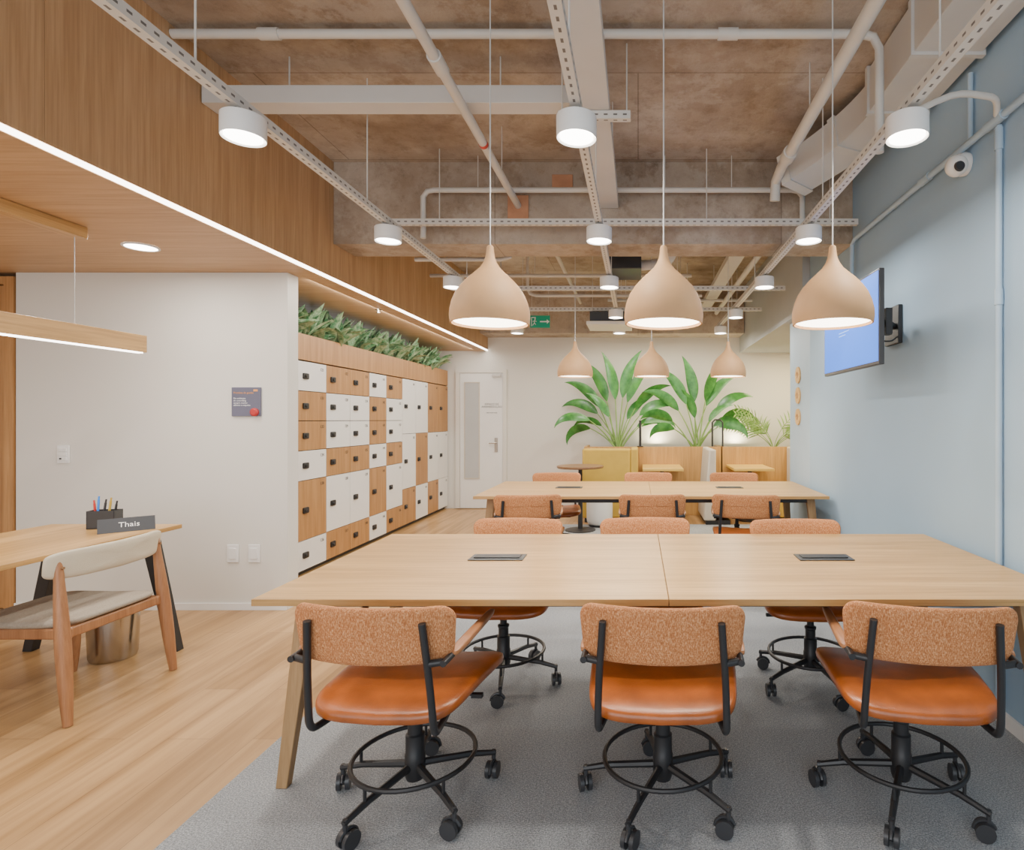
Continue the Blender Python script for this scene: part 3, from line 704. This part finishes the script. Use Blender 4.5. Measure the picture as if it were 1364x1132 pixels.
for (dx, dy, hh, m, cn, lean) in ((-.05,.0,.155,'red','red',-.012),(-.035,-.012,.18,'bluepen','blue',.01),(-.02,.005,.16,'plastic','thin black',.02),(.015,.0,.17,'mustard','yellow',.02),(.04,.01,.15,'black','thick black',.02)):
    p = Vector((OX+dx, OY+dy, .749))
    o = MB().tube([p, p+Vector((lean,0,hh-.02))], .006, 8).tube([p+Vector((lean,0,hh-.02)), p+Vector((lean*1.2,0,hh))], .0045, 8).build('pen', m); tag(o, '%s pen standing in the black desk organizer' % cn, 'pen')
t = thing('waste_bin', 'polished steel waste bin under the oak desk', 'bin', (-3.05, 3.36, 0))
MB().lathe([(.105,.001),(.112,.02),(.122,.30),(.118,.30),(.108,.03),(.0,.03)], (-3.05,3.36,0), 36).build('bucket', 'chrome', t)
MB().lathe([(.124,.296),(.127,.305),(.124,.318),(.116,.315),(.116,.296)], (-3.05,3.36,0), 36).build('rim', 'black', t)

t = thing('dining_chair', 'wooden chair with curved cream backrest and oatmeal seat at the oak desk', 'chair', (-2.85, 2.89, 0))
for (xf, yf, xt, yt, zt) in ((-2.565,2.60,-2.640,2.63,.735), (-2.565,3.19,-2.640,3.16,.735), (-3.10,2.62,-3.06,2.65,.43), (-3.10,3.17,-3.06,3.14,.43)):
    a, b = Vector((xf,yf,.002)), Vector((xt,yt,zt))
    P = [a.lerp(b, q/8) for q in range(9)]
    MB().tube(P, [.018+.012*math.sin(PI*min(1,(q/8)*1.1))*(1 if q < 8 else .6) for q in range(9)], 16).build('leg', 'chairwood', t)
MB().box(-3.06,-2.60,2.635,2.665,.375,.425).box(-3.06,-2.60,3.125,3.155,.375,.425).box(-3.075,-3.045,2.64,3.15,.375,.425).box(-2.635,-2.605,2.64,3.15,.375,.425).build('seat_rail', 'chairwood', t, bevel=.008)
MB().superell((-2.85,2.895,.447), (.255,.262,.024), .6, .35, 44, 12, lambda p: Vector((p.x,p.y,p.z-.012*(1-(p.x/.26)**2)))).build('seat', 'seatgrey', t, ang=80)
MB().superell((-2.585,2.895,.715), (.019,.315,.066), .5, .35, 44, 12, lambda p: Vector((p.x-.75*p.y*p.y+.1*p.z,p.y,p.z)), 'X').build('backrest', 'cream', t, ang=80)
for yy in (2.628, 3.162):
    MB().lathe([(.006,0),(.006,.030)], (-2.64,yy,.705), 10, 'X').build('dowel', 'darkwood', t)

t = thing('linear_pendant_lamp', 'long oak linear pendant lamp hanging over the oak desk', 'lamp', (-3.1, 2.4, 1.79))
MB().box(-3.125,-3.075,.9,3.62,1.80,1.905).build('housing', 'desktop', t, bevel=.002)
MB().box(-3.117,-3.083,.93,3.60,1.793,1.80).build('diffuser', 'led', t)
MB().box(-3.135,-3.065,.9,3.22,2.385,2.448).build('canopy', 'desktop', t, bevel=.002)
for yy in (3.18, 1.3): MB().tube([(-3.1,yy,1.905),(-3.1,yy,2.385)], .002, 6).build('cord', 'cord', t)
t = thing('recessed_downlight', 'round recessed downlight in the oak soffit', 'lamp', (-3.07, 3.57, 2.44))
MB().lathe([(.095,2.449),(.095,2.443),(.082,2.442),(.082,2.449)], (-3.07,3.57,0), 32, caps=False).build('ring', 'white', t)
MB().lathe([(.082,2.4475),(.082,2.4455)], (-3.07,3.57,0), 32).build('lens', 'spotglow', t)
t = thing('sprinkler_head', 'small sprinkler head under the soffit above the lockers', 'sprinkler', (-2.6, 5.5, 2.4))
MB().lathe([(.028,2.4495),(.028,2.443),(.010,2.44),(.010,2.42),(.018,2.418),(.018,2.414)], (-2.52,5.6,0), 16).build('head', 'chrome', t)

# ------------------------------------------------------------ booths at the back
def planter(x0, x1, lab):
    t = thing('planter_box', lab, 'planter', ((x0+x1)/2, 8.6, 0))
    MB().box(x0,x1,8.36,8.39,.002,.99).box(x0,x0+.03,8.39,8.96,.002,.99).box(x1-.03,x1,8.39,8.96,.002,.99).build('panel', 'boothwood', t, bevel=.002)
    MB().box(x0+.031,x1-.031,8.391,8.96,.6,.93).build('soil', 'soil', t)
planter(-.78, 1.20, 'oak clad planter box behind the booths holding the two large plants')
planter(1.22, 2.6, 'oak clad planter box behind the right booth holding the palm')
def booth(x0, x1, y0, y1, face, m, lab):
    t = thing('booth_bench', lab, 'bench', ((x0+x1)/2, (y0+y1)/2, 0))
    if face == 'front':
        MB().box(x0,x1-.10,y0,y0+.16,.06,.99).build('backrest', m, t, bevel=.025)
        MB().box(x1-.098,x1,y0,y1,.06,.99).build('side_panel', m, t, bevel=.02)
        MB().box(x0,x1-.10,y0+.161,y1,.10,.45).build('seat', m, t, bevel=.02)
    else:
        s = face
        xa, xb = (x0, x0+.16) if s > 0 else (x1-.16, x1)
        lean = .07
        MB().add([(xa,y0,.06),(xb,y0,.06),(xb,y1,.06),(xa,y1,.06),(xa+lean*(s>0),y0,.99),(xb-lean*(s<0),y0,.99),(xb-lean*(s<0),y1,.99),(xa+lean*(s>0),y1,.99)], [(0,1,2,3),(4,5,6,7),(0,1,5,4),(1,2,6,5),(2,3,7,6),(3,0,4,7)]).build('backrest', m, t, bevel=.02)
        MB().box(*((xb+.001, x1) if s > 0 else (x0, xa-.001)), y0, y1, .10,.45).build('seat', 'mustard', t, bevel=.02)
    MB().box(x0+.03,x1-.03,y0+.03,y1-.03,.001,.0595).build('plinth', 'black', t)
booth(-.75, .0, 7.75, 8.34, 'front', 'mustard', 'mustard upholstered booth bench with its tall back to the tables')
booth(.86, 1.24, 7.55, 8.34, 1, 'beige', 'beige booth bench seen side on, right of the middle booth table')
booth(1.86, 2.30, 7.55, 8.34, -1, 'beige', 'beige booth bench at the right end, partly behind the blue wall')
for (x0, x1, lab) in ((.06,.60,'small oak wall table in the middle booth'), (1.27,1.80,'small oak wall table in the right booth')):
    t = thing('booth_table', lab, 'table', ((x0+x1)/2, 7.9, 0))
    MB().box(x0,x1,7.62,8.355,.70,.735).build('tabletop', 'boothtop', t, bevel=.004)
    MB().tube([((x0+x1)/2,7.95,.02),((x0+x1)/2,7.95,.70)], .03, 12).lathe([(.18,.002),(.18,.015),(.03,.03)], ((x0+x1)/2,7.95,0), 24).build('pedestal', 'black', t)
t = thing('booth_lamp', 'slim upright black lamp on the partition between mustard bench and booth table', 'lamp', (.03, 8.375, .99))
MB().tube([(.03,8.375,.992),(.03,8.375,1.37)], .018, 12).build('post', 'black', t)
MB().lathe([(.045,.991),(.045,1.0)], (.03,8.375,0), 20).build('base', 'black', t)
for (x, y, w, lab) in ((1.15,8.36,.075,'black framed rounded glass screen behind the beige bench'),):
    t = thing('divider_screen', lab, 'screen', (x, y, .99))
    z0, z1 = .992, 1.38
    MB().tube([(x-w,y+.015,z0),(x-w,y+.015,z1-.04),(x-w*.5,y+.015,z1),(x+w*.5,y+.015,z1),(x+w,y+.015,z1-.04),(x+w,y+.015,z0)], .013, 8).build('frame', 'black', t)
    MB().box(x-w+.005,x+w-.005,y+.012,y+.018,z0,z1-.02).build('pane', 'clear', t)
t = thing('round_table', 'small round walnut pedestal table beside the mustard bench', 'table', (-.72, 7.2, 0))
MB().lathe([(.28,.78),(.29,.79),(.29,.805),(.285,.81)], (-.72,7.2,0), 36).build('tabletop', 'darkwood', t)
MB().lathe([(.19,.002),(.19,.015),(.03,.03),(.025,.78)], (-.72,7.2,0), 24).build('pedestal', 'black', t)
t = thing('pouf_stool', 'low round pale stool beneath the small walnut table', 'stool', (-.5, 7.45, 0))
MB().superell((-.5,7.50,.23), (.17,.17,.21), .35, 1, 30, 12).build('cushion', 'white', t, ang=60)
MB().lathe([(.14,.002),(.14,.03)], (-.5,7.50,0), 24).build('base', 'black', t)

def banana(x, y, z, seed, label, specs):
    t = thing('banana_plant', label, 'plant', (x, y, z)); rnd = random.Random(seed)
    lf = MB(); st = MB()
    for (ang, L, W) in specs:
        az = 0 if ang > 0 else PI
        az += rnd.uniform(-.3,.3)
        el = R(90-abs(ang)*.5)
        b = Vector((rnd.uniform(-.05,.05), rnd.uniform(-.05,.05), 0))
        p = b.copy(); P = [p.copy()]; e = el; sl = L*.54
        for i in range(6):
            p = p + Vector((math.cos(az)*math.cos(e), math.sin(az)*math.cos(e), math.sin(e)))*sl/6; P.append(p.copy()); e -= R(abs(ang))*.06
        st.tube(P, [.014-.0012*i for i in range(7)], 7)
        leaf(lf, p, az, e-R(abs(ang))*.12, L*.54, W*.95, R(16+abs(ang)*.6), R(rnd.choice((62,75,100,85,112,70))), 0, 12, .22, pr=.01, peak=.72)
    for v in lf.v: v.y = min(v.y, .33)
    lf.build('foliage', 'banana', t, local=True, ang=80, dbl=False)
    st.build('stem', 'stem', t, local=True)
sp1 = [(-4,1.40,.085),(8,1.45,.09),(-16,1.38,.09),(18,1.35,.08),(-32,1.28,.085),(34,1.25,.085),(-50,1.2,.08),(48,1.12,.085),(-66,1.12,.075),(64,1.0,.08),(-82,1.0,.07),(-24,.95,.07),(27,.9,.07),(-58,.85,.06),(56,.8,.06)]
banana(-.31, 8.62, .93, 3, 'large banana leaf plant behind the mustard bench, left of the two', sp1)
sp2 = [(-3,1.34,.09),(12,1.38,.085),(-20,1.3,.085),(26,1.28,.085),(-38,1.2,.08),(42,1.2,.085),(-56,1.0,.08),(58,1.08,.08),(-72,.85,.075),(74,.98,.075),(-12,.9,.07),(33,.85,.06),(52,.8,.06)]
banana(.86, 8.62, .93, 11, 'large banana leaf plant behind the booths, right of the two', sp2)
t = thing('potted_palm', 'small feathery palm in the right planter by the lit wall', 'plant', (2.02, 8.62, .93))
rnd = random.Random(5); lf = MB(); st = MB()
for k in range(14):
    az = (0 if k % 2 else PI)+rnd.uniform(-.5,.5)
    el = R(rnd.uniform(48,88)); L = rnd.uniform(.65,.95); p = Vector((0,0,0)); P = [p.copy()]; e = el
    for i in range(16):
        dr_ = Vector((math.cos(az)*math.cos(e), math.sin(az)*math.cos(e), math.sin(e))); p = p + dr_*L/16; P.append(p.copy()); e -= .07
        if i > 4:
            sd = Vector((-math.sin(az), math.cos(az), 0)); up = sd.cross(dr_)
            for s in (-1, 1):
                dd = (dr_*.7 - up*s*.75 + sd*rnd.uniform(-.2,.2)).normalized()
                leaf(lf, p, math.atan2(dd.y, dd.x), math.asin(max(-1,min(1,dd.z))), .20*(1.2-i/18), .011, .4, R(90)+rnd.uniform(-.4,.4), 0, 4, .1, pr=.003)
    st.tube(P, .005, 5)
for v in lf.v: v.y = min(v.y, .33)
lf.build('foliage', 'palm', t, local=True, ang=80, dbl=False); st.build('stem', 'stem', t, local=True)

# ------------------------------------------------------------ lights
def area(name, loc, rot, sx, sy, e, col=(1,1,1), spread=180):
    l = bpy.data.lights.new(name, 'AREA'); l.shape = 'RECTANGLE'; l.size = sx; l.size_y = sy; l.energy = e; l.color = col; l.spread = R(spread)
    o = bpy.data.objects.new(name, l); COL.objects.link(o); o.location = loc; o.rotation_euler = rot; return o
area('back_fill_light', (-.8,-2.5,1.7), (R(90),0,0), 6.5, 2.4, 135, (.93,.97,1))  # added cool fill from behind the camera; no window is built there
area('led_strip_light', (-2.352,3.2,2.44), (0,0,0), .02, 11.4, 42, (1,.94,.86))
area('desk_lamp_light', (-3.1,2.3,1.785), (0,0,0), .03, 2.6, 16, (1,.93,.84))
area('downlight_light', (-3.07,3.57,2.43), (0,0,0), .12, .12, 14, (1,.93,.84))
area('locker_plant_fill', (-2.50,6.6,2.44), (0,R(50),0), .05, 4.4, 16, (1,.94,.86))  # added fill to brighten the plants above the lockers, not a fitted lamp
area('booth_light_a', (.2,8.2,2.6), (0,0,0), 2.2, .3, 30, (1,.88,.66))
area('booth_light_b', (2.4,7.9,2.40), (0,0,0), .8, .8, 55, (1,.82,.45))
area('planter_uplight', (.28,8.86,1.0), (R(180),0,0), .1, .1, 8, (1,.85,.55))
area('planter_uplight', (1.5,8.86,1.0), (R(180),0,0), .1, .1, 8, (1,.85,.55))
area('left_zone_light', (-4.0,1.0,2.43), (0,0,0), 1.5, 2.5, 28, (1,.95,.88))
w = bpy.data.worlds.new('world'); SC.world = w; w.use_nodes = True
w.node_tree.nodes['Background'].inputs[0].default_value = (.92,.96,1,1); w.node_tree.nodes['Background'].inputs[1].default_value = 1.5

cam = bpy.data.cameras.new('camera'); co = bpy.data.objects.new('camera', cam); COL.objects.link(co)
co.location = (0,0,1.38); co.rotation_euler = (R(90),0,0)
cam.sensor_fit = 'HORIZONTAL'; cam.sensor_width = 36; cam.lens = 770/1364*36
cam.shift_x = -(850-682)/1364; cam.shift_y = -(566-559)/1364
cam.clip_start = .05
SC.camera = co
